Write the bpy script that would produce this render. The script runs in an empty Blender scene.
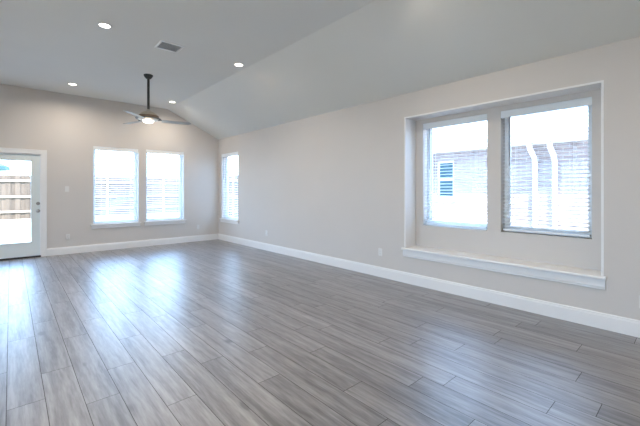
import bpy, bmesh, math, random
from mathutils import Vector, Matrix

random.seed(7)
PI = math.pi
scene = bpy.context.scene
COL = scene.collection

# ------------------------------------------------------------------ camera
H_EYE = 1.34
cam_d = bpy.data.cameras.new('camera')
cam = bpy.data.objects.new('camera', cam_d)
COL.objects.link(cam)
cam.location = (0, 0, H_EYE)
cam.rotation_euler = (PI / 2, 0, -0.7302)
cam_d.sensor_width = 36
cam_d.lens = 345.5 / 640 * 36
cam_d.shift_y = -22.35 / 640
cam_d.clip_start = 0.05
scene.camera = cam

# ------------------------------------------------------------------ world, sun, exposure
SKY = 13.0
SUN = 28.0
CAN_W = 19.0
scene.view_settings.view_transform = 'Standard'
scene.view_settings.look = 'None'
scene.view_settings.exposure = -0.13
scene.view_settings.gamma = 1.0
scene.view_settings.use_curve_mapping = False

world = bpy.data.worlds.new('world')
scene.world = world
world.use_nodes = True
nt = world.node_tree
nt.nodes.clear()
wo = nt.nodes.new('ShaderNodeOutputWorld')
bg = nt.nodes.new('ShaderNodeBackground')
tc = nt.nodes.new('ShaderNodeTexCoord')
sx = nt.nodes.new('ShaderNodeSeparateXYZ')
rp = nt.nodes.new('ShaderNodeValToRGB')
rp.color_ramp.elements[0].position = 0.0
rp.color_ramp.elements[0].color = (0.50, 0.72, 1.0, 1)
rp.color_ramp.elements[1].position = 0.7
rp.color_ramp.elements[1].color = (0.28, 0.53, 1.0, 1)
nt.links.new(tc.outputs['Generated'], sx.inputs[0])
nt.links.new(sx.outputs['Z'], rp.inputs[0])
nt.links.new(rp.outputs[0], bg.inputs[0])
bg.inputs[1].default_value = SKY
nt.links.new(bg.outputs[0], wo.inputs[0])

sun_d = bpy.data.lights.new('sun', 'SUN')
sun_d.energy = SUN
sun_d.angle = math.radians(0.6)
sun_d.color = (1.0, 0.94, 0.86)
sun = bpy.data.objects.new('sun', sun_d)
COL.objects.link(sun)
sun.location = (-10, -10, 25)
sun.rotation_euler = Vector((0.40, 0.52, -0.75)).to_track_quat('-Z', 'Y').to_euler()

# ------------------------------------------------------------------ dimensions
W, D = 4.281, 8.987            # right wall plane, back wall plane
HW, HC, XC = 2.75, 3.38, 2.919  # right wall height, flat ceiling, crease
XL, YR = -3.7, -2.6            # left wall, rear wall
TH = 0.20
GZ = -0.12                     # ground outside


# ------------------------------------------------------------------ materials
def nodes_of(m):
    m.use_nodes = True
    return m.node_tree, m.node_tree.nodes['Principled BSDF']


def mat(name, col, rough=0.5, metal=0.0, bump=0.0, bscale=200.0, vary=0.0, vscale=3.0, coat=0.0, emit=None, estr=0.0, spec=None):
    m = bpy.data.materials.new(name)
    t, b = nodes_of(m)
    b.inputs['Base Color'].default_value = (*col, 1)
    b.inputs['Roughness'].default_value = rough
    b.inputs['Metallic'].default_value = metal
    if spec is not None:
        b.inputs['Specular IOR Level'].default_value = spec
    if emit:
        b.inputs['Emission Color'].default_value = (*emit, 1)
        b.inputs['Emission Strength'].default_value = estr
    c = t.nodes.new('ShaderNodeTexCoord')
    if vary:
        n = t.nodes.new('ShaderNodeTexNoise')
        n.inputs['Scale'].default_value = vscale
        n.inputs['Detail'].default_value = 4
        r = t.nodes.new('ShaderNodeValToRGB')
        r.color_ramp.elements[0].position = 0.3
        r.color_ramp.elements[1].position = 0.7
        r.color_ramp.elements[0].color = (*[x * (1 - vary) for x in col], 1)
        r.color_ramp.elements[1].color = (*[min(1, x * (1 + vary)) for x in col], 1)
        t.links.new(c.outputs['Object'], n.inputs['Vector'])
        t.links.new(n.outputs['Fac'], r.inputs[0])
        t.links.new(r.outputs[0], b.inputs['Base Color'])
    if bump:
        n2 = t.nodes.new('ShaderNodeTexNoise')
        n2.inputs['Scale'].default_value = bscale
        n2.inputs['Detail'].default_value = 3
        bp = t.nodes.new('ShaderNodeBump')
        bp.inputs['Strength'].default_value = bump
        bp.inputs['Distance'].default_value = 0.002
        t.links.new(c.outputs['Object'], n2.inputs['Vector'])
        t.links.new(n2.outputs['Fac'], bp.inputs['Height'])
        t.links.new(bp.outputs[0], b.inputs['Normal'])
    return m


M = {}
M['wall'] = mat('wall_paint', (0.61, 0.57, 0.53), 0.75, bump=0.12, bscale=160, vary=0.012, vscale=1.5)
M['ceil'] = mat('ceiling_paint', (0.73, 0.73, 0.69), 0.85, bump=0.15, bscale=120, vary=0.01, vscale=1.5)
M['trim'] = mat('white_trim_paint', (0.80, 0.79, 0.775), 0.4, vary=0.01)
M['vinyl'] = mat('white_vinyl', (0.82, 0.84, 0.84), 0.35, vary=0.01)
M['door'] = mat('door_paint', (0.72, 0.77, 0.755), 0.4, vary=0.01)
M['plate'] = mat('plate_plastic', (0.70, 0.685, 0.66), 0.3, vary=0.01)
M['slot'] = mat('dark_slot', (0.05, 0.05, 0.05), 0.6, vary=0.05)
M['nickel'] = mat('satin_nickel', (0.36, 0.35, 0.33), 0.35, metal=1.0, vary=0.04, vscale=40)
M['fan_dark'] = mat('dark_metal', (0.035, 0.038, 0.036), 0.45, metal=0.3, vary=0.08, vscale=30)
M['fan_motor'] = mat('brushed_bronze_nickel', (0.52, 0.46, 0.37), 0.34, metal=0.9, vary=0.06, vscale=30)
M['fan_band'] = mat('dark_bronze_band', (0.20, 0.15, 0.105), 0.4, metal=0.8, vary=0.06, vscale=30)
M['fan_blade'] = mat('grey_blade', (0.36, 0.37, 0.36), 0.5, vary=0.05, vscale=12)
M['threshold'] = mat('bronze_threshold', (0.05, 0.045, 0.04), 0.5, metal=0.4, vary=0.08, vscale=20)
M['lens'] = mat('lamp_lens', (0.9, 0.88, 0.84), 0.4, emit=(1.0, 0.93, 0.82), estr=9.0)
M['bowl'] = mat('fan_lamp_glass', (0.9, 0.88, 0.84), 0.3, emit=(1.0, 0.95, 0.88), estr=1.3)
M['vent'] = mat('white_vent_metal', (0.90, 0.90, 0.88), 0.45, vary=0.01)
M['vent_slat'] = mat('grey_vent_metal', (0.52, 0.53, 0.52), 0.5, vary=0.02)
M['vent_dark'] = mat('vent_duct', (0.32, 0.32, 0.32), 0.8, vary=0.05)
M['cord'] = mat('cord', (0.78, 0.79, 0.80), 0.7, vary=0.02)
M['wand'] = mat('wand_plastic', (0.20, 0.22, 0.24), 0.25, vary=0.02)
M['concrete'] = mat('concrete', (0.62, 0.61, 0.59), 0.9, vary=0.06, vscale=2, bump=0.2, bscale=60)
M['bounce_paver'] = mat('warm_bounce_paver', (0.62, 0.50, 0.37), 0.9, vary=0.08, vscale=3, bump=0.2, bscale=60)  # warm tint chosen to warm the daylight bounced indoors
M['lawn'] = mat('dry_lawn', (0.46, 0.48, 0.36), 0.95, vary=0.2, vscale=9, bump=0.5, bscale=80)
M['rail'] = mat('fence_rail', (0.22, 0.175, 0.14), 0.85, vary=0.06, vscale=5)
M['steel'] = mat('galvanised_steel', (0.78, 0.79, 0.80), 0.5, metal=0.2, vary=0.03)
M['shingle'] = mat('roof_shingle', (0.60, 0.59, 0.58), 0.9, vary=0.12, vscale=14)
M['fascia'] = mat('fascia_paint', (0.66, 0.60, 0.52), 0.6, vary=0.02)
M['soffit'] = mat('soffit_paint', (0.62, 0.60, 0.55), 0.7, vary=0.02)
M['gutter'] = mat('white_gutter', (0.85, 0.85, 0.84), 0.4, vary=0.01)
M['nglass'] = mat('reflective_glass', (0.06, 0.13, 0.16), 0.06, metal=0.55, vary=0.08, vscale=2)
M['teal'] = mat('teal_canvas', (0.06, 0.115, 0.105), 0.8, vary=0.08, vscale=4)
M['sillbrick'] = mat('rowlock_brick', (0.36, 0.20, 0.16), 0.9, vary=0.12, vscale=12)


def mat_slat():
    m = bpy.data.materials.new('white_blind_slat')
    t, b = nodes_of(m)
    b.inputs['Roughness'].default_value = 0.45
    tr = t.nodes.new('ShaderNodeBsdfTranslucent')
    n = t.nodes.new('ShaderNodeTexNoise')
    n.inputs['Scale'].default_value = 30
    c = t.nodes.new('ShaderNodeTexCoord')
    r = t.nodes.new('ShaderNodeValToRGB')
    r.color_ramp.elements[0].color = (0.88, 0.895, 0.90, 1)
    r.color_ramp.elements[1].color = (0.91, 0.92, 0.925, 1)
    t.links.new(c.outputs['Object'], n.inputs['Vector'])
    t.links.new(n.outputs['Fac'], r.inputs[0])
    t.links.new(r.outputs[0], b.inputs['Base Color'])
    t.links.new(r.outputs[0], tr.inputs['Color'])
    mx = t.nodes.new('ShaderNodeMixShader')
    mx.inputs[0].default_value = 0.15
    t.links.new(b.outputs[0], mx.inputs[1])
    t.links.new(tr.outputs[0], mx.inputs[2])
    t.links.new(mx.outputs[0], t.nodes['Material Output'].inputs['Surface'])
    return m


M['slat'] = mat_slat()


def mat_pane():
    m = bpy.data.materials.new('window_glass')
    m.use_nodes = True
    t = m.node_tree
    t.nodes.clear()
    out = t.nodes.new('ShaderNodeOutputMaterial')
    tr = t.nodes.new('ShaderNodeBsdfTransparent')
    tr.inputs[0].default_value = (0.95, 0.975, 0.965, 1)
    gl = t.nodes.new('ShaderNodeBsdfGlossy')
    gl.inputs['Roughness'].default_value = 0.01
    fr = t.nodes.new('ShaderNodeFresnel')
    fr.inputs['IOR'].default_value = 1.45
    mx = t.nodes.new('ShaderNodeMixShader')
    t.links.new(fr.outputs[0], mx.inputs[0])
    t.links.new(tr.outputs[0], mx.inputs[1])
    t.links.new(gl.outputs[0], mx.inputs[2])
    t.links.new(mx.outputs[0], out.inputs['Surface'])
    return m


M['glass'] = mat_pane()


def mat_floor():
    m = bpy.data.materials.new('grey_wood_plank')
    t, b = nodes_of(m)
    N, L = t.nodes.new, t.links.new
    at = N('ShaderNodeAttribute')
    at.attribute_name = 'plank'
    sep = N('ShaderNodeSeparateColor')
    L(at.outputs['Color'], sep.inputs[0])
    c = N('ShaderNodeTexCoord')
    # per-plank offset of the grain
    off = N('ShaderNodeVectorMath'); off.operation = 'SCALE'
    off.inputs['Scale'].default_value = 37.0
    L(at.outputs['Color'], off.inputs[0])
    add = N('ShaderNodeVectorMath'); add.operation = 'ADD'
    L(c.outputs['Object'], add.inputs[0])
    L(off.outputs[0], add.inputs[1])

    def mapped(sx_, sy_):
        mp = N('ShaderNodeMapping')
        mp.inputs['Scale'].default_value = (sx_, sy_, 1)
        L(add.outputs[0], mp.inputs['Vector'])
        return mp.outputs[0]
    # broad streaks
    n1 = N('ShaderNodeTexNoise'); n1.inputs['Scale'].default_value = 1.0; n1.inputs['Detail'].default_value = 7; n1.inputs['Roughness'].default_value = 0.66; n1.inputs['Distortion'].default_value = 0.45
    L(mapped(16, 0.9), n1.inputs['Vector'])
    # fine grain
    n2 = N('ShaderNodeTexNoise'); n2.inputs['Scale'].default_value = 1.0; n2.inputs['Detail'].default_value = 4; n2.inputs['Roughness'].default_value = 0.7
    L(mapped(75, 6.0), n2.inputs['Vector'])
    # cathedral figure
    wv = N('ShaderNodeTexWave'); wv.wave_type = 'BANDS'; wv.bands_direction = 'X'
    wv.inputs['Scale'].default_value = 4.0; wv.inputs['Distortion'].default_value = 9.0; wv.inputs['Detail'].default_value = 3; wv.inputs['Detail Scale'].default_value = 3.0; wv.inputs['Detail Roughness'].default_value = 0.6
    L(mapped(1.0, 0.16), wv.inputs['Vector'])
    # knots
    vo = N('ShaderNodeTexVoronoi'); vo.inputs['Scale'].default_value = 1.0
    L(mapped(3.2, 1.5), vo.inputs['Vector'])
    kr = N('ShaderNodeMapRange'); kr.inputs['From Min'].default_value = 0.03; kr.inputs['From Max'].default_value = 0.11
    kr.inputs['To Min'].default_value = 0.55; kr.inputs['To Max'].default_value = 1.0
    L(vo.outputs['Distance'], kr.inputs['Value'])

    def math_(op, a, b_):
        n = N('ShaderNodeMath'); n.operation = op
        for i, v in enumerate((a, b_)):
            if isinstance(v, (int, float)):
                n.inputs[i].default_value = v
            else:
                L(v, n.inputs[i])
        return n.outputs[0]
    s = math_('ADD', math_('MULTIPLY', n1.outputs['Fac'], 0.60), math_('MULTIPLY', n2.outputs['Fac'], 0.30))
    s = math_('ADD', s, math_('MULTIPLY', wv.outputs['Fac'], 0.08))
    s = math_('MULTIPLY', s, kr.outputs[0])
    s = math_('ADD', s, math_('MULTIPLY', math_('SUBTRACT', sep.outputs[2], 0.5), 0.09))
    rp_ = N('ShaderNodeValToRGB')
    e = rp_.color_ramp.elements
    e[0].position = 0.34; e[0].color = (0.066, 0.061, 0.063, 1)
    e[1].position = 0.66; e[1].color = (0.33, 0.315, 0.32, 1)
    k = rp_.color_ramp.elements.new(0.49); k.color = (0.185, 0.174, 0.177, 1)
    L(s, rp_.inputs[0])
    L(rp_.outputs[0], b.inputs['Base Color'])
    rr = N('ShaderNodeMapRange')
    rr.inputs['To Min'].default_value = 0.40; rr.inputs['To Max'].default_value = 0.32
    b.inputs['Specular IOR Level'].default_value = 0.8
    b.inputs['Coat Weight'].default_value = 0.75
    b.inputs['Coat Roughness'].default_value = 0.40
    b.inputs['Coat IOR'].default_value = 1.7
    L(n1.outputs['Fac'], rr.inputs['Value'])
    L(rr.outputs[0], b.inputs['Roughness'])
    bp = N('ShaderNodeBump'); bp.inputs['Strength'].default_value = 0.10; bp.inputs['Distance'].default_value = 0.002
    L(n2.outputs['Fac'], bp.inputs['Height'])
    L(bp.outputs[0], b.inputs['Normal'])
    return m


M['plank'] = mat_floor()
M['groove'] = mat('plank_groove', (0.035, 0.03, 0.028), 0.8, vary=0.05)


def mat_brick():
    m = bpy.data.materials.new('brick')
    t, b = nodes_of(m)
    N, L = t.nodes.new, t.links.new
    c = N('ShaderNodeTexCoord')
    s = N('ShaderNodeSeparateXYZ')
    cb = N('ShaderNodeCombineXYZ')
    L(c.outputs['Object'], s.inputs[0])
    L(s.outputs['Y'], cb.inputs[0]); L(s.outputs['Z'], cb.inputs[1])
    br = N('ShaderNodeTexBrick')
    br.inputs['Scale'].default_value = 1.0
    br.inputs['Brick Width'].default_value = 0.205
    br.inputs['Row Height'].default_value = 0.075
    br.inputs['Mortar Size'].default_value = 0.008
    br.inputs['Color1'].default_value = (0.24, 0.17, 0.155, 1)
    br.inputs['Color2'].default_value = (0.31, 0.25, 0.235, 1)
    br.inputs['Mortar'].default_value = (0.42, 0.40, 0.38, 1)
    L(cb.outputs[0], br.inputs['Vector'])
    L(br.outputs['Color'], b.inputs['Base Color'])
    b.inputs['Roughness'].default_value = 0.9
    return m


M['brick'] = mat_brick()


def mat_picket():
    m = bpy.data.materials.new('fence_picket_wood')
    t, b = nodes_of(m)
    N, L = t.nodes.new, t.links.new
    at = N('ShaderNodeAttribute'); at.attribute_name = 'plank'
    c = N('ShaderNodeTexCoord')
    mp = N('ShaderNodeMapping'); mp.inputs['Scale'].default_value = (20, 20, 1.5)
    n = N('ShaderNodeTexNoise'); n.inputs['Scale'].default_value = 1.0; n.inputs['Detail'].default_value = 5
    L(c.outputs['Object'], mp.inputs[0]); L(mp.outputs[0], n.inputs['Vector'])
    mx = N('ShaderNodeMix'); mx.data_type = 'FLOAT'; mx.inputs[0].default_value = 0.35
    sp = N('ShaderNodeSeparateColor'); L(at.outputs['Color'], sp.inputs[0])
    L(n.outputs['Fac'], mx.inputs[2]); L(sp.outputs[0], mx.inputs[3])
    r = N('ShaderNodeValToRGB')
    r.color_ramp.elements[0].position = 0.25; r.color_ramp.elements[0].color = (0.055, 0.039, 0.028, 1)
    r.color_ramp.elements[1].position = 0.75; r.color_ramp.elements[1].color = (0.115, 0.084, 0.062, 1)
    L(mx.outputs[0], r.inputs[0]); L(r.outputs[0], b.inputs['Base Color'])
    b.inputs['Roughness'].default_value = 0.9
    return m


M['picket'] = mat_picket()


# ------------------------------------------------------------------ mesh helpers
class MB:
    def __init__(self):
        self.v, self.f, self.c = [], [], []

    def poly(self, pts, col=None):
        i = len(self.v)
        self.v += [tuple(p) for p in pts]
        self.f.append(tuple(range(i, i + len(pts))))
        self.c.append(col or (0.5, 0.5, 0.5))

    def box(self, x0, x1, y0, y1, z0, z1, col=None):
        i = len(self.v)
        self.v += [(x0, y0, z0), (x1, y0, z0), (x1, y1, z0), (x0, y1, z0), (x0, y0, z1), (x1, y0, z1), (x1, y1, z1), (x0, y1, z1)]
        for q in ((0, 3, 2, 1), (4, 5, 6, 7), (0, 1, 5, 4), (1, 2, 6, 5), (2, 3, 7, 6), (3, 0, 4, 7)):
            self.f.append(tuple(i + k for k in q))
            self.c.append(col or (0.5, 0.5, 0.5))

    def prism(self, prof, axis, a0, a1):
        """closed 2D profile extruded along an axis (0,1,2); profile is in the other two axes, in order"""
        def P(p, a):
            q = list(p)
            q.insert(axis, a)
            return tuple(q)
        i = len(self.v)
        n = len(prof)
        self.v += [P(p, a0) for p in prof] + [P(p, a1) for p in prof]
        for k in range(n):
            k2 = (k + 1) % n
            self.f.append((i + k, i + k2, i + n + k2, i + n + k))
            self.c.append((0.5,) * 3)
        self.f.append(tuple(i + k for k in reversed(range(n)))); self.c.append((0.5,) * 3)
        self.f.append(tuple(i + n + k for k in range(n))); self.c.append((0.5,) * 3)

    def lathe(self, prof, n=32, cx=0, cy=0):
        """(r, z) profile turned about z"""
        i = len(self.v)
        for r, z in prof:
            for k in range(n):
                a = 2 * PI * k / n
                self.v.append((cx + r * math.cos(a), cy + r * math.sin(a), z))
        for j in range(len(prof) - 1):
            for k in range(n):
                k2 = (k + 1) % n
                self.f.append((i + j * n + k, i + j * n + k2, i + (j + 1) * n + k2, i + (j + 1) * n + k))
                self.c.append((0.5,) * 3)
        self.f.append(tuple(i + k for k in reversed(range(n)))); self.c.append((0.5,) * 3)
        m = i + (len(prof) - 1) * n
        self.f.append(tuple(m + k for k in range(n))); self.c.append((0.5,) * 3)

    def tube(self, pts, r, n=10):
        pts = [Vector(p) for p in pts]
        i = len(self.v)
        for j, p in enumerate(pts):
            d = (pts[min(j + 1, len(pts) - 1)] - pts[max(j - 1, 0)]).normalized()
            a = d.cross(Vector((0, 0, 1)) if abs(d.z) < 0.9 else Vector((1, 0, 0))).normalized()
            b = d.cross(a)
            for k in range(n):
                t = 2 * PI * k / n
                self.v.append(tuple(p + a * r * math.cos(t) + b * r * math.sin(t)))
        for j in range(len(pts) - 1):
            for k in range(n):
                k2 = (k + 1) % n
                self.f.append((i + j * n + k, i + j * n + k2, i + (j + 1) * n + k2, i + (j + 1) * n + k))
                self.c.append((0.5,) * 3)
        self.f.append(tuple(i + k for k in range(n))); self.c.append((0.5,) * 3)
        m = i + (len(pts) - 1) * n
        self.f.append(tuple(m + k for k in range(n))); self.c.append((0.5,) * 3)

    def build(self, name, m, parent=None, smooth=False, bevel=0.0, colors=False, flip_fix=True, loc=None):
        me = bpy.data.meshes.new(name)
        me.from_pydata(self.v, [], self.f)
        if colors:
            ca = me.color_attributes.new('plank', 'FLOAT_COLOR', 'CORNER')
            for p in me.polygons:
                for li in p.loop_indices:
                    ca.data[li].color = (*self.c[p.index], 1)
        if flip_fix:
            bm = bmesh.new(); bm.from_mesh(me)
            bmesh.ops.recalc_face_normals(bm, faces=bm.faces)
            bm.to_mesh(me); bm.free()
        ms = m if isinstance(m, (list, tuple)) else [m]
        for x in ms:
            me.materials.append(x)
        if smooth:
            for p in me.polygons:
                p.use_smooth = True
            me.set_sharp_from_angle(angle=math.radians(35))
        o = bpy.data.objects.new(name, me)
        COL.objects.link(o)
        if parent:
            o.parent = parent
        if loc:
            o.location = loc
        if bevel:
            b = o.modifiers.new('bevel', 'BEVEL')
            b.width = bevel; b.segments = 2; b.limit_method = 'ANGLE'
        return o


def empty(name, loc=(0, 0, 0), rz=0):
    o = bpy.data.objects.new(name, None)
    o.empty_display_size = 0.1
    COL.objects.link(o)
    o.location = loc
    o.rotation_euler = (0, 0, rz)
    return o


def tag(o, label, cat, group=None):
    o['label'] = label
    o['category'] = cat
    if group:
        o['group'] = group
    return o


def struct(o, label=None, cat=None):
    o['kind'] = 'structure'
    if label:
        o['label'] = label
    if cat:
        o['category'] = cat
    return o


# ------------------------------------------------------------------ room shell
def sheet(mb, us, zs, ztop, holes, P, d0, d1, caps=True):
    """a wall slab with rectangular holes: inner face at depth d0, outer at d1.
    us, zs: cut lines; ztop(u): top edge; P(u, d, z) -> point"""
    us = sorted(set(us + [h[0] for h in holes] + [h[1] for h in holes]))
    zs = sorted(set(zs + [h[2] for h in holes] + [h[3] for h in holes]))

    def inside(u, z):
        return any(h[0] < u < h[1] and h[2] < z < h[3] for h in holes)
    for i in range(len(us) - 1):
        ua, ub = us[i], us[i + 1]
        for j in range(len(zs)):
            za = zs[j]
            last = j == len(zs) - 1
            zb0, zb1 = (ztop(ua), ztop(ub)) if last else (zs[j + 1], zs[j + 1])
            if not last and inside((ua + ub) / 2, (za + zb0) / 2):
                continue
            for d in (d0, d1):
                mb.poly([P(ua, d, za), P(ub, d, za), P(ub, d, zb1), P(ua, d, zb0)])
    for h in holes:
        a, b, c, e = h
        for q in (((a, c), (b, c)), ((b, c), (b, e)), ((b, e), (a, e)), ((a, e), (a, c))):
            (u0, z0), (u1, z1) = q
            mb.poly([P(u0, d0, z0), P(u1, d0, z1), P(u1, d1, z1), P(u0, d1, z0)])


# openings
DOOR = (-0.475, 0.462, 0.0, 2.072)
WB1 = (1.352, 2.262, 0.585, 2.325)
WB2 = (2.430, 3.328, 0.585, 2.335)
W3 = (7.885, 8.800, 0.575, 2.330)      # Y range on the right wall
REC = (0.660, 2.936, 0.50, 2.412)
XR = 4.545                              # back of the recess
WA = (1.868, 2.792, 0.828, 2.330)
WBB = (0.797, 1.705, 0.828, 2.330)

ceil_z = lambda x: HC if x <= XC else HC + (x - XC) * (HW - HC) / (W - XC)

mb = MB()
sheet(mb, [XL, XC, W], [0.0, 2.45], ceil_z, [DOOR, WB1, WB2], lambda u, d, z: (u, D + d, z), 0, TH)
struct(mb.build('wall_back', M['wall'], flip_fix=False))

mb = MB()
sheet(mb, [YR, D], [0.0, 2.45], lambda y: HW, [REC, W3], lambda u, d, z: (W + d, u, z), 0, TH)
# the recess has its own back
a, b, c, e = REC
for (u0, z0), (u1, z1) in (((a, c), (b, c)), ((b, c), (b, e)), ((b, e), (a, e)), ((a, e), (a, c))):
    mb.poly([(W + TH, u0, z0), (W + TH, u1, z1), (XR, u1, z1), (XR, u0, z0)])
sheet(mb, [a, b], [c, 2.36], lambda y: e, [WA, WBB], lambda u, d, z: (XR + d, u, z), 0, TH)
struct(mb.build('wall_right', M['wall'], flip_fix=False))

mb = MB()
LEFT_OPEN = [(-1.4, .3, .1, 2.3), (1.5, 3.2, .1, 2.3), (4.4, 6.1, .1, 2.3)]  # unseen openings, added to let fill daylight into the room
REAR_OPEN = []
sheet(mb, [YR, D], [0.0, 2.6], lambda y: HC, LEFT_OPEN, lambda u, d, z: (XL - d, u, z), 0, TH)
struct(mb.build('wall_left', M['wall'], flip_fix=False))
mb = MB()
sheet(mb, [XL, XC, W], [0.0, 2.6], ceil_z, REAR_OPEN, lambda u, d, z: (u, YR - d, z), 0, TH)
struct(mb.build('wall_front', M['wall'], flip_fix=False))

mb = MB()
prof = [(XL - TH, HC), (XC, HC), (W, HW), (W + TH, HW), (W + TH, HW + .25), (XC, HC + .15), (XL - TH, HC + .15)]
# exact underside, with a solid back
mb.prism(prof, 1, YR - TH, D + TH)
struct(mb.build('ceiling', M['ceil']))

# floor: every plank is a face with its own tone; dark grooves between
PW, PL, PX0 = 0.186, 1.28, -0.02
known = {-1: 3.44, 0: 2.84, 1: 3.237, 2: 2.59, 3: 2.985, 4: 2.235, 5: 2.928, 6: 2.609, 7: 2.076, 8: 1.247, 9: 1.614, 10: 2.184,
         11: 1.357, 12: 1.204, 13: 1.92, 14: 1.715, 15: 1.404, 16: 0.611, 18: 1.313, 19: 0.72}
mb = MB()
r_lo, r_hi = math.floor((XL - PX0) / PW), math.ceil((W - PX0) / PW)
for r in range(r_lo, r_hi):
    x0, x1 = max(XL, PX0 + r * PW), min(W, PX0 + (r + 1) * PW)
    if x1 - x0 < 0.01:
        continue
    ph = known.get(r, random.uniform(0, PL))
    k0 = math.floor((YR - ph) / PL)
    y = ph + k0 * PL
    while y < D:
        ya, yb = max(YR, y), min(D, y + PL)
        if yb - ya > 0.01:
            g = 0.0016
            mb.poly([(x0 + g, ya + g, 0), (x1 - g, ya + g, 0), (x1 - g, yb - g, 0), (x0 + g, yb - g, 0)], (random.random(), random.random(), random.random()))
        y += PL
npl = len(mb.f)
mb.poly([(XL, YR, -.0015), (W, YR, -.0015), (W, D, -.0015), (XL, D, -.0015)])
mb.box(XL - TH, W + TH, YR - TH, D + TH, -.12, -.01)
fo = mb.build('floor', [M['plank'], M['groove']], colors=True, flip_fix=False)
for p in fo.data.polygons:
    if p.index >= npl:
        p.material_index = 1
struct(fo)

# baseboards: profile (distance from wall, height)
bprof = [(0, 0), (0.016, 0), (0.016, 0.125), (0.012, 0.138), (0.012, 0.148), (0.006, 0.155), (0, 0.155)]


def baseboard(name, p0, p1, nrm):
    p0, p1, nrm = Vector(p0), Vector(p1), Vector(nrm)
    m_ = MB()
    n = len(bprof)
    for P in (p0, p1):
        for d, z in bprof:
            q = P + nrm * d
            m_.v.append((q.x, q.y, z))
    for k in range(n):
        k2 = (k + 1) % n
        m_.f.append((k, k2, n + k2, n + k)); m_.c.append((.5,) * 3)
    m_.f.append(tuple(range(n))); m_.c.append((.5,) * 3)
    m_.f.append(tuple(range(n, 2 * n))); m_.c.append((.5,) * 3)
    return struct(m_.build(name, M['trim']))


baseboard('baseboard_back', (0.553, D, 0), (W - .016, D, 0), (0, -1, 0))
baseboard('baseboard_backleft', (XL + .016, D, 0), (-.567, D, 0), (0, -1, 0))
baseboard('baseboard_right', (W, YR + .016, 0), (W, D, 0), (-1, 0, 0))
baseboard('baseboard_left', (XL, YR + .016, 0), (XL, D, 0), (1, 0, 0))
baseboard('baseboard_front', (XL, YR, 0), (W, YR, 0), (0, 1, 0))

# window seat of the recess: stool board with nosing over an apron
o = empty('trim_1', (W, (REC[0] + REC[1]) / 2, REC[2]))
struct(o, 'long white window stool and apron under the recessed double window', 'window sill')
hl = (REC[1] - REC[0]) / 2
mb = MB()
mb.box(0.001, XR - W - .001, -hl + .001, hl - .001, 0.0005, 0.012)
mb.prism([(-0.048, -0.018), (-0.052, -0.010), (-0.052, 0.004), (-0.046, 0.012), (0.002, 0.012), (0.002, 0.0005), (-0.0005, 0.0005), (-0.0005, -0.018)], 1, -hl - .020, hl + .020)
st = mb.build('stool', M['trim'], o)
# prism's profile is (x, z) extruded along y
mb = MB()
mb.prism([(-0.001, -0.018), (-0.022, -0.018), (-0.022, -0.090), (-0.016, -0.098), (-0.016, -0.112), (-0.010, -0.118), (-0.001, -0.118)], 1, -hl - .012, hl + .012)
mb.build('apron', M['trim'], o)


# white lining boards round the recess
o = empty('trim_2', (W, (REC[0] + REC[1]) / 2, REC[2]))
struct(o, 'white lining boards round the sides and top of the window recess', 'trim')
hh = REC[3] - REC[2]
for nm, (ya_, yb_, za_, zb_) in (('side_board', (-hl + .0005, -hl + .020, .0125, hh - .0005)), ('side_board', (hl - .020, hl - .0005, .0125, hh - .0005)), ('head_board', (-hl + .020, hl - .020, hh - .020, hh - .0005))):
    mb = MB()
    mb.box(-.002, XR - W - .0005, ya_, yb_, za_, zb_)
    mb.build(nm, M['trim'], o)


# ------------------------------------------------------------------ windows and blinds
def window(name, wall, u0, u1, z0, z1, face, sill, label):
    """local axes: x to the viewer's right, y outward, z up; origin bottom centre of the opening on the wall face"""
    w, h = u1 - u0, z1 - z0
    uc = (u0 + u1) / 2
    rot = {'back': 0, 'right': -PI / 2, 'left': PI / 2, 'front': PI}[wall]
    o = empty(name, (uc, face, z0) if wall in ('back', 'front') else (face, uc, z0), rot)
    struct(o, label, 'window')
    fw = 0.045
    y0, y1 = 0.125, 0.185
    mb = MB()
    x = w / 2 - .0005
    t = h - .0005
    mb.box(-x, -x + fw, y0, y1, .0005, t)
    mb.box(x - fw, x, y0, y1, .0005, t)
    mb.box(-x + fw, x - fw, y0, y1, .0005, fw + .01)
    mb.box(-x + fw, x - fw, y0, y1, t - fw, t)
    # glazing bead
    g = 0.016
    xi = x - fw
    mb.box(-xi, -xi + g, y0 + .02, y1 - .012, fw + .01, t - fw)
    mb.box(xi - g, xi, y0 + .02, y1 - .012, fw + .01, t - fw)
    mb.box(-xi + g, xi - g, y0 + .02, y1 - .012, fw + .01, fw + .01 + g)
    mb.box(-xi + g, xi - g, y0 + .02, y1 - .012, t - fw - g, t - fw)
    mb.build('window_frame', M['vinyl'], o, bevel=.002)
    mb = MB()
    yg = 0.158
    mb.poly([(-xi + .004, yg, fw + .014), (xi - .004, yg, fw + .014), (xi - .004, yg, t - fw - .004), (-xi + .004, yg, t - fw - .004)])
    mb.build('glass_pane', M['glass'], o)
    if sill:
        mb = MB()
        mb.box(-w / 2 + .001, w / 2 - .001, -.001, y0, .0005, .014)
        mb.box(-w / 2 - .05, w / 2 + .05, -.042, -.0005, -.012, .014)
        mb.build('window_sill', M['trim'], o, bevel=.004)
        mb = MB()
        mb.box(-w / 2 - .035, w / 2 + .035, -.019, -.0005, -.085, -.012)
        mb.build('apron', M['trim'], o, bevel=.003)
    return o


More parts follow.
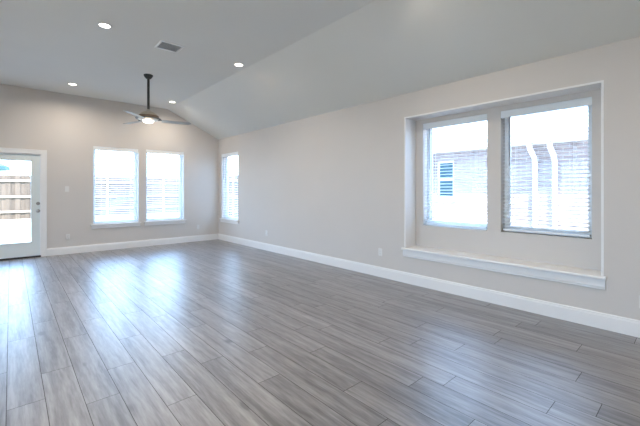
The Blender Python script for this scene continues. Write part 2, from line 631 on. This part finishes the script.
def blind(wall, u0, u1, z0, z1, face, label, bottom_gap=0.02, group=None, wand=0.62, tilt=9):
    w, h = u1 - u0, z1 - z0
    uc = (u0 + u1) / 2
    if wall == 'back':
        o = empty('window_blind', (uc, face, z0 + bottom_gap), 0)
    else:
        o = empty('window_blind', (face, uc, z0 + bottom_gap), -PI / 2)
    tag(o, label, 'blind', group)
    top = h - bottom_gap - .002
    bw = w / 2 - .022
    yc = 0.045
    # valance: a moulded board with two returns
    mb = MB()
    mb.prism([(0.004, top - .080), (0.010, top - .085), (0.018, top - .085), (0.018, top), (0.004, top), (0.001, top - .008), (0.001, top - .014), (0.004, top - .020)], 0, -w / 2 + .002, w / 2 - .002)
    mb.box(-w / 2 + .002, -w / 2 + .012, .018, .060, top - .085, top)
    mb.box(w / 2 - .012, w / 2 - .002, .018, .060, top - .085, top)
    mb.build('valance', M['vinyl'], o)
    mb = MB()
    mb.box(-bw, bw, yc - .025, yc + .025, top - .05, top - .004)
    mb.build('headrail', M['vinyl'], o)
    # slats: thin crowned strips, level
    pitch = 0.0445
    TILT = .025 * math.sin(math.radians(tilt))
    z = 0.055
    mb = MB()
    while z < top - .06:
        pr = []
        n = 6
        for k in range(n + 1):
            s = -1 + 2 * k / n
            pr.append((yc + s * .0247, z + .0025 * (1 - s * s) + s * TILT))
        for k in range(n, -1, -1):
            s = -1 + 2 * k / n
            pr.append((yc + s * .0247, z + .0025 * (1 - s * s) + s * TILT - .0022))
        mb.prism(pr, 0, -bw, bw)
        z += pitch
    mb.build('slats', M['slat'], o, smooth=True)
    mb = MB()
    mb.box(-bw, bw, yc - .026, yc + .026, 0.0, .020)
    br = mb.build('bottom_rail', M['vinyl'], o, bevel=.003)
    for xx in (-bw + .14, bw - .14):
        mb = MB()
        mb.box(xx - .0016, xx + .0016, yc - .0285, yc - .0265, .018, top - .05)
        mb.box(xx - .0016, xx + .0016, yc + .0265, yc + .0285, .018, top - .05)
        mb.build('ladder_cord', M['cord'], o)
    mb = MB()
    mb.tube([(-bw + .075, yc - .036, top - .06), (-bw + .075, yc - .036, top - .06 - wand * .5), (-bw + .075, yc - .036, top - .06 - wand)], .005, 8)
    mb.build('tilt_wand', M['wand'], o, smooth=True)
    return o


def right(u):
    return u


window('window_1', 'back', *WB1, D, True, 'left window of the pair on the back wall, nearer the glass door')
window('window_2', 'back', *WB2, D, True, 'right window of the pair on the back wall, nearer the room corner')
window('window_3', 'right', *W3, W, True, 'narrow looking single window on the right wall by the far corner')
window('window_4', 'right', *WA, XR, False, 'left window of the double window in the recess on the right wall')
window('window_5', 'right', *WBB, XR, False, 'right window of the double window in the recess, nearest the camera')
for k_, op in enumerate(LEFT_OPEN):
    window('window_%d' % (6 + k_), 'left', *op, XL, False, 'tall glazed opening added for fill daylight in the unseen left wall')
blind('back', *WB1, D, 'white slatted blind in the back wall window nearer the glass door', .016, tilt=20)
blind('back', *WB2, D, 'white slatted blind in the back wall window nearer the room corner', .016, tilt=20)
blind('right', *W3, W, 'white slatted blind in the lone narrow window beside the far corner', .016, tilt=20)
blind('right', *WA, XR, 'white slatted blind in the left half of the recessed double window')
blind('right', *WBB, XR, 'white slatted blind in the right half of the recessed double window')

# ------------------------------------------------------------------ glazed exterior door
dr = empty('door_1', (0, D, 0))
struct(dr, 'white exterior door with one tall glass pane at the left of the back wall', 'door')
x0, x1, zt = DOOR[0], DOOR[1], DOOR[3]
mb = MB()   # jamb lining
mb.box(x0 + .001, x0 + .016, .002, TH - .01, .03, zt - .001)
mb.box(x1 - .016, x1 - .001, .002, TH - .01, .03, zt - .001)
mb.box(x0 + .016, x1 - .016, .002, TH - .01, zt - .016, zt - .001)
mb.build('jamb', M['trim'], dr)
mb = MB()   # casing, with a stepped face
cw = .088
for s, xx in ((-1, x0), (1, x1)):
    a_, b_ = (xx - cw, xx + .004) if s < 0 else (xx - .004, xx + cw)
    mb.box(a_, b_, -.016, -.0005, 0.0, zt + .004)
    a2, b2 = (a_, a_ + .02) if s < 0 else (b_ - .02, b_)
    mb.box(a2, b2, -.021, -.016, 0.0, zt + .004)
mb.box(x0 - cw, x1 + cw, -.016, -.0005, zt + .004, zt + .092)
mb.box(x0 - cw, x1 + cw, -.021, -.016, zt + .072, zt + .092)
mb.build('casing', M['trim'], dr, bevel=.002)
mb = MB()
mb.box(x0 + .001, x1 - .001, .001, TH + .03, 0.0, .028)
mb.build('threshold', M['threshold'], dr, bevel=.004)
# slab: stiles and rails around the glass
sx0, sx1, sz0, sz1 = x0 + .019, x1 - .019, .034, zt - .019
gx0, gx1, gz0, gz1 = -.325, .325, .295, 1.95
sy0, sy1 = .02, .064
mb = MB()
mb.box(sx0, gx0, sy0, sy1, sz0, sz1)
mb.box(gx1, sx1, sy0, sy1, sz0, sz1)
mb.box(gx0, gx1, sy0, sy1, sz0, gz0)
mb.box(gx0, gx1, sy0, sy1, gz1, sz1)
mb.build('door_slab', M['door'], dr)
mb = MB()
lw = .022
mb.box(gx0, gx0 + lw, sy0 - .007, sy1 + .007, gz0, gz1)
mb.box(gx1 - lw, gx1, sy0 - .007, sy1 + .007, gz0, gz1)
mb.box(gx0 + lw, gx1 - lw, sy0 - .007, sy1 + .007, gz0, gz0 + lw)
mb.box(gx0 + lw, gx1 - lw, sy0 - .007, sy1 + .007, gz1 - lw, gz1)
mb.build('glass_trim', M['door'], dr, bevel=.004)
mb = MB()
yg = (sy0 + sy1) / 2
mb.poly([(gx0 + lw, yg, gz0 + lw), (gx1 - lw, yg, gz0 + lw), (gx1 - lw, yg, gz1 - lw), (gx0 + lw, yg, gz1 - lw)])
mb.build('glass_pane', M['glass'], dr)


def turned_on_door(name, prof, x, z, mt):
    m_ = MB()
    m_.lathe(prof, 24)
    ob = m_.build(name, mt, dr, smooth=True)
    ob.location = (x, sy0, z)
    ob.rotation_euler = (PI / 2, 0, 0)
    return ob


turned_on_door('door_knob', [(.034, .0005), (.034, .006), (.030, .010), (.013, .014), (.012, .030), (.022, .036), (.029, .046), (.030, .056), (.024, .066), (.010, .070)], .412, .93, M['nickel'])
db = turned_on_door('deadbolt', [(.033, .0005), (.033, .007), (.028, .013), (.012, .015)], .412, 1.08, M['nickel'])
mb = MB()
mb.box(-.006, .006, -.020, .020, .015, .030)
mb.build('thumb_turn', M['nickel'], db, bevel=.002)
for zz in (.25, 1.05, 1.82):
    mb = MB()
    mb.tube([(sx0 - .002, sy0 - .006, zz), (sx0 - .002, sy0 - .006, zz + .05), (sx0 - .002, sy0 - .006, zz + .10)], .007, 8)
    mb.build('hinge', M['nickel'], dr, smooth=True)


# ------------------------------------------------------------------ outlets and the light switch
def wall_plate(name, wall, u, z, kind, label, cat, group=None):
    if wall == 'back':
        o = empty(name, (u, D, z), 0)
    else:
        o = empty(name, (W, u, z), -PI / 2)
    tag(o, label, cat, group)
    pw, ph = .070, .115
    mb = MB()
    mb.prism([(-pw / 2, -ph / 2), (pw / 2, -ph / 2), (pw / 2, ph / 2), (-pw / 2, ph / 2)], 1, -.006, -.0005)
    mb.build('cover_plate', M['plate'], o, bevel=.002)
    if kind == 'outlet':
        for dz in (-.0195, .0195):
            mb = MB()
            pr = []
            for k in range(16):
                a_ = 2 * PI * k / 16
                pr.append((.017 * math.cos(a_), dz + max(-.0135, min(.0135, .017 * math.sin(a_)))))
            mb.prism(pr, 1, -.0075, -.006)
            s = mb.build('socket', M['plate'], o)
            mb = MB()
            mb.box(-.0075, -.0055, -.0078, -.0075, dz - .003, dz + .005)
            mb.box(.0055, .0075, -.0078, -.0075, dz - .003, dz + .005)
            mb.box(-.002, .002, -.0078, -.0075, dz - .010, dz - .006)
            mb.build('slot', M['slot'], s)
    else:
        mb = MB()
        mb.prism([(-.0165, -.033), (.0165, -.033), (.0165, .033), (-.0165, .033)], 1, -.0085, -.006)
        mb.build('rocker', M['plate'], o, bevel=.0015)
    return o


wall_plate('light_switch', 'back', .885, 1.375, 'switch', 'white rocker light switch on the back wall beside the glass door', 'light switch')
wall_plate('power_outlet', 'back', .90, .365, 'outlet', 'white power outlet low on the back wall below the light switch', 'outlet')
wall_plate('power_outlet', 'back', 3.70, .376, 'outlet', 'white power outlet low on the back wall between its windows and the corner', 'outlet')
wall_plate('power_outlet', 'right', 6.58, .389, 'outlet', 'white power outlet low on the right wall, the one nearer the far corner', 'outlet')
wall_plate('power_outlet', 'right', 3.375, .386, 'outlet', 'white power outlet low on the right wall just left of the window recess', 'outlet')
wall_plate('power_outlet', 'right', .372, .325, 'outlet', 'white power outlet at the right edge of the photo, beyond the window recess', 'outlet')


# ------------------------------------------------------------------ recessed ceiling lights
def can(x, y, label, group=None):
    o = empty('recessed_light', (x, y, HC))
    tag(o, label, 'ceiling light', group)
    mb = MB()
    n = 40
    prof = [(.088, -.0005), (.088, -.003), (.082, -.006), (.060, -.004), (.058, -.0005)]
    i0 = 0
    for r, z in prof:
        for k in range(n):
            a_ = 2 * PI * k / n
            mb.v.append((r * math.cos(a_), r * math.sin(a_), z))
    for j in range(len(prof) - 1):
        for k in range(n):
            k2 = (k + 1) % n
            mb.f.append((j * n + k, j * n + k2, (j + 1) * n + k2, (j + 1) * n + k)); mb.c.append((.5,) * 3)
    mb.build('trim_ring', M['plate'], o, smooth=True)
    mb = MB()
    mb.lathe([(.0585, -.0008), (.0585, -.003), (.04, -.0040), (.002, -.0045)], n)
    mb.build('lens', M['lens'], o, smooth=True)
    ld = bpy.data.lights.new('can_lamp', 'AREA')
    ld.shape = 'DISK'
    ld.size = .115
    ld.spread = math.radians(160)
    ld.energy = CAN_W
    ld.color = (1.0, 0.89, 0.76)
    lo = bpy.data.objects.new('lamp_light', ld)
    COL.objects.link(lo)
    lo.parent = o
    lo.location = (0, 0, -.010)
    return o


can(.866, 4.955, 'round recessed ceiling light nearest the camera, left of the air vent')
can(.885, 8.10, 'round recessed ceiling light near the back wall, left of the ceiling fan')
can(2.77, 8.19, 'round recessed ceiling light just right of the ceiling fan, by the back wall')
can(2.755, 5.05, 'round recessed ceiling light right of the air vent, beside the ceiling slope')
can(2.76, 1.93, 'round recessed ceiling light across from the recessed window, above the picture edge')
can(.87, 1.93, 'round recessed ceiling light straight ahead of the camera, above the picture edge')
can(-1.9, 4.955, 'added recessed fill light left of the picture, level with the air vent')  # this can and the ones below are unseen, added as fill lamps
can(-1.9, 1.93, 'added recessed fill light left of the camera')
can(.87, -1.2, 'added recessed fill light behind the camera')
can(2.76, -1.2, 'added recessed fill light behind the camera and to its right')
can(-1.9, -1.2, 'added recessed fill light behind the camera and to its left')
can(-1.9, 8.10, 'added recessed fill light left of the glass door, outside the picture')

# ------------------------------------------------------------------ ceiling vent
vt = empty('ceiling_vent', (1.675, 5.07, HC))
tag(vt, 'white framed air vent with grey louvres in the flat ceiling', 'air vent')
hx, hy, fr_ = .160, .152, .028
mb = MB()
for (ax, bx, ay, by) in ((-hx, hx, -hy, -hy + fr_), (-hx, hx, hy - fr_, hy), (-hx, -hx + fr_, -hy + fr_, hy - fr_), (hx - fr_, hx, -hy + fr_, hy - fr_)):
    mb.box(ax, bx, ay, by, -.010, -.0005)
mb.build('vent_frame', M['vent'], vt, bevel=.003)
mb = MB()
mb.box(-hx + fr_, hx - fr_, -hy + fr_, hy - fr_, -.0015, -.0005)
mb.build('duct_opening', M['vent_dark'], vt)
ns = 9
for k in range(ns):
    yy = -hy + fr_ + (k + .5) * (2 * (hy - fr_)) / ns
    mb = MB()
    mb.prism([(yy - .012, -.0075), (yy - .012, -.0085), (yy + .0095, -.0045), (yy + .0095, -.0035)], 0, -hx + fr_ + .001, hx - fr_ - .001)
    mb.build('louvre', M['vent_slat'], vt)

# ------------------------------------------------------------------ ceiling fan
fan = empty('ceiling_fan', (1.81, 6.56, HC))
tag(fan, 'ceiling fan with a dark downrod, domed metal motor and round lamp', 'ceiling fan')
mb = MB()
mb.lathe([(.024, -.072), (.040, -.066), (.062, -.040), (.075, -.016), (.075, -.001)], 32)
mb.build('canopy', M['fan_dark'], fan, smooth=True)
mb = MB()
mb.tube([(0, 0, -.07), (0, 0, -.35), (0, 0, -.64)], .021, 16)
mb.build('downrod', M['fan_dark'], fan, smooth=True)
mb = MB()
mb.lathe([(.120, -.800), (.150, -.795), (.168, -.780), (.172, -.765), (.168, -.740), (.150, -.705), (.120, -.675), (.085, -.655), (.045, -.640), (.036, -.630), (.028, -.610)], 40)
mb.build('motor_housing', M['fan_motor'], fan, smooth=True)
mb = MB()
mb.lathe([(.004, -.853), (.040, -.850), (.070, -.842), (.090, -.826), (.096, -.8005)], 40)
mb.build('lamp_bowl', M['bowl'], fan, smooth=True)
mb = MB()
mb.lathe([(.1735, -.762), (.1755, -.758), (.1750, -.740), (.1700, -.722), (.1640, -.722)], 40)
mb.build('motor_band', M['fan_band'], fan, smooth=True)
mb = MB()
mb.lathe([(.174, -.778), (.208, -.776), (.208, -.768), (.174, -.764)], 40)
mb.build('flywheel', M['fan_dark'], fan, smooth=True)
for ang in (-12, 108, 228):
    ca, sa = math.cos(math.radians(ang)), math.sin(math.radians(ang))
    # blade iron
    mb = MB()
    mb.prism([(.150, -.028), (.250, -.030), (.262, 0.0), (.250, .030), (.150, .028)], 2, -.7875, -.7785)
    io = mb.build('blade', M['fan_blade'], fan)
    io.name = 'blade_iron'
    io.data.materials[0] = M['fan_dark']
    io.rotation_euler = (0, 0, math.radians(ang))
    # blade: tapered board, pitched, rounded tip
    top, bot = [], []
    n = 12
    for k in range(n + 1):
        s = k / n
        r = .215 + s * (.715 - .215)
        w = .060 + .012 * math.sin(s * PI)
        if s > .9:
            w *= math.sqrt(max(.05, 1 - ((s - .9) / .105) ** 2))
        pitch_ = math.radians(-9)
        for sg, lst in ((1, top), (-1, bot)):
            lst.append((r, sg * w * math.cos(pitch_), -.794 + sg * w * math.sin(pitch_)))
    mb = MB()
    loop = top + bot[::-1]
    m_ = len(loop)
    mb.v = [(x, y, z + .003) for x, y, z in loop] + [(x, y, z - .003) for x, y, z in loop]
    for k in range(n):
        mb.f.append((k, k + 1, m_ - 2 - k, m_ - 1 - k)); mb.c.append((.5,) * 3)
        mb.f.append((m_ + k, m_ + m_ - 1 - k, m_ + m_ - 2 - k, m_ + k + 1)); mb.c.append((.5,) * 3)
    for k in range(m_):
        k2 = (k + 1) % m_
        mb.f.append((k, k2, m_ + k2, m_ + k)); mb.c.append((.5,) * 3)
    bo = mb.build('blade', M['fan_blade'], fan)
    bo.rotation_euler = (0, 0, math.radians(ang))
ld = bpy.data.lights.new('fan_lamp', 'POINT')
ld.energy = 3
ld.color = (1.0, .92, .82)
ld.shadow_soft_size = .08
lo = bpy.data.objects.new('lamp_light', ld)
COL.objects.link(lo)
lo.parent = fan
lo.location = (0, 0, -.98)

# ------------------------------------------------------------------ outdoors
mb = MB()
mb.box(-6, W + TH, D + TH + .032, 13.0, GZ - .1, GZ)
mb.box(XL - TH, 30, -12, D + TH + .03, GZ - .3, GZ - .06)
struct(mb.build('patio', M['concrete']))
mb = MB()
mb.box(-24, XL - TH, -14, D + TH + .03, GZ - .3, GZ - .06)
struct(mb.build('warm_bounce_yard', M['bounce_paver']))  # unseen ground, tinted to bounce warm light through the left openings
mb = MB()
lz = .22
mb.poly([(-30, 13, GZ), (40, 13, GZ), (40, 17, lz), (-30, 17, lz)])
mb.poly([(-30, 17, lz), (40, 17, lz), (40, 60, lz), (-30, 60, lz)])
mb.poly([(W + TH, D + TH, GZ), (40, D + TH, GZ), (40, 13, GZ), (W + TH, 13, GZ)])
mb.poly([(-30, D + TH, GZ), (-6, D + TH, GZ), (-6, 13, GZ), (-30, 13, GZ)])
struct(mb.build('lawn', M['lawn'], flip_fix=False))


mb = MB()
mb.box(XL - TH - 3.6, XL - TH - .01, YR - .5, D + .1, 2.62, 2.80)
for yy in (YR - .3, 1.4, 5.2, D - .1):
    mb.box(XL - TH - 3.55, XL - TH - 3.4, yy - .075, yy + .075, GZ - .06, 2.62)
struct(mb.build('sky_block_roof', M['trim']))  # unseen roof on posts, added to keep blue sky off the left openings


def fence(p0, p1, z0, z1, label, face):
    """pickets seen from their rail side; face = unit normal towards our house"""
    p0, p1, face = Vector(p0), Vector(p1), Vector(face)
    L_ = (p1 - p0).length
    rz = math.atan2((p1 - p0).y, (p1 - p0).x)
    o = empty('wooden_fence', (p0.x, p0.y, z0), rz)
    tag(o, label, 'fence')
    sgn = 1 if Vector((-math.sin(rz), math.cos(rz), 0)).dot(face) > 0 else -1
    h = z1 - z0
    mb = MB()
    x = 0
    while x < L_:
        c_ = random.random()
        wd = .156
        yo = .0 if int(round(x / .143)) % 2 else -.019 * sgn
        mb.prism([(x, 0.0), (x + wd, 0.0), (x + wd, h - .03), (x + wd - .03, h), (x + .03, h), (x, h - .03)], 1, yo - .009, yo + .009)
        for q in range(8):
            mb.c[-1 - q] = (c_, c_, c_)
        x += .143
    mb.build('pickets', M['picket'], o, colors=True)
    for zz in (.30, .5 * h + .02, h - .22):
        mb = MB()
        ya, yb = (.010, .048) if sgn > 0 else (-.048, -.010)
        mb.box(0, L_, ya, yb, zz - .045, zz + .045)
        mb.build('rail', M['rail'], o)
    x = 1.2
    while x < L_:
        mb = MB()
        mb.tube([(x, sgn * .08, 0), (x, sgn * .08, h * .5), (x, sgn * .08, h + .02)], .032, 10)
        mb.build('post', M['steel'], o, smooth=True)
        x += 2.4
    return o


FY = 18.0
fence((-5.16, FY, 0), (16, FY, 0), .22, 1.95, 'tan wooden picket fence across the back yard, seen through the glass door', (0, -1, 0))
fence((6.6, 11.2, 0), (6.6, 17.9, 0), .22, 1.95, 'tan wooden picket fence along the side yard beyond the corner window', (-1, 0, 0))

# neighbour's brick house along the side yard
NX = 7.70
nh = empty('brick_house', (NX, 2.5, GZ - .06))
tag(nh, 'brick neighbouring house with low eaves, seen through the recessed double window', 'house')
EZ = 2.24 - (GZ - .06)     # soffit height above the base
nw = (1.42, 1.86, 1.17 + .18, 2.05 + .18)   # its window: local y range, z range
y_lo, y_hi = -9.0, 7.8
mb = MB()
sheet(mb, [y_lo, y_hi], [0, EZ - .05], lambda y: EZ, [nw], lambda u, d, z: (d, u, z), 0, .15)
mb.poly([(.15, y_lo, 0), (9, y_lo, 0), (9, y_lo, EZ), (.15, y_lo, EZ)])
mb.poly([(.0, y_hi, 0), (9, y_hi, 0), (9, y_hi, EZ), (.0, y_hi, EZ)])
mb.build('wall', M['brick'], nh, flip_fix=False)
mb = MB()
mb.prism([(-.52, EZ + .16), (4.4, EZ + 1.3), (9.5, EZ + .16), (9.5, EZ + .10), (4.4, EZ + 1.24), (-.52, EZ + .10)], 1, y_lo - .4, y_hi + .4)
mb.build('roof', M['shingle'], nh)
mb = MB()
mb.box(-.485, .0, y_lo - .35, y_hi + .35, EZ, EZ + .02)
mb.build('soffit', M['soffit'], nh)
mb = MB()
mb.box(-.51, -.486, y_lo - .38, y_hi + .38, EZ - .01, EZ + .12)
mb.build('fascia', M['fascia'], nh)
fo_ = MB()
ya, yb, za, zb = nw
for q in ((ya, ya + .05, za, zb), (yb - .05, yb, za, zb), (ya + .05, yb - .05, za, za + .05), (ya + .05, yb - .05, zb - .05, zb), (ya + .05, yb - .05, (za + zb) / 2 - .02, (za + zb) / 2 + .02)):
    fo_.box(.05, .10, q[0], q[1], q[2], q[3])
wf = fo_.build('window', M['vinyl'], nh)
mb = MB()
mb.box(.07, .08, ya + .05, yb - .05, za + .05, zb - .05)
mb.build('pane', M['nglass'], wf)
mb = MB()
mb.box(-.03, .05, ya - .08, yb + .08, za - .09, za)
mb.build('window_sill', M['sillbrick'], nh)
for yy in (-.27, -.60):
    mb = MB()
    mb.tube([(-.40, yy, EZ - .005), (-.36, yy, EZ - .10), (-.10, yy, EZ - .26), (-.06, yy, EZ - .36), (-.06, yy, 1.2), (-.06, yy, .12), (-.2, yy, .04)], .045, 10)
    mb.build('downspout', M['gutter'], nh, smooth=True)

# a teal patio umbrella behind the fence
um = empty('patio_umbrella', (-1.0, 20.0, .14))
tag(um, 'teal patio umbrella showing above the back fence, top left of the door glass', 'umbrella')
mb = MB()
n = 8
for k in range(n):
    a0, a1 = 2 * PI * k / n + .2, 2 * PI * (k + 1) / n + .2
    for ra, za_, rb, zb_ in ((.02, 2.62, .55, 2.46), (.55, 2.46, 1.0, 2.22), (1.0, 2.22, 1.0, 2.06)):
        mb.poly([(ra * math.cos(a0), ra * math.sin(a0), za_), (ra * math.cos(a1), ra * math.sin(a1), za_), (rb * math.cos(a1), rb * math.sin(a1), zb_), (rb * math.cos(a0), rb * math.sin(a0), zb_)])
mb.build('canopy', M['teal'], um)
mb = MB()
mb.tube([(0, 0, 0), (0, 0, 1.4), (0, 0, 2.60)], .025, 10)
mb.build('pole', M['steel'], um, smooth=True)

# a low roofline beyond the fence
dh = empty('distant_house', (7.6, 30, .22))
tag(dh, 'distant house whose low roof shows over the back fence', 'house')
mb = MB()
mb.box(-3.2, 3.2, 0, 5, 0, 2.2)
mb.build('wall', M['soffit'], dh)
mb = MB()
b4 = [(-3.6, -.4, 2.2), (3.6, -.4, 2.2), (3.6, 5.4, 2.2), (-3.6, 5.4, 2.2)]
r2 = [(-1.2, 2.5, 2.75), (1.2, 2.5, 2.75)]
mb.poly([b4[0], b4[1], r2[1], r2[0]]); mb.poly([b4[2], b4[3], r2[0], r2[1]]); mb.poly([b4[1], b4[2], r2[1]]); mb.poly([b4[3], b4[0], r2[0]]); mb.poly(b4[::-1])
mb.build('roof', M['shingle'], dh)
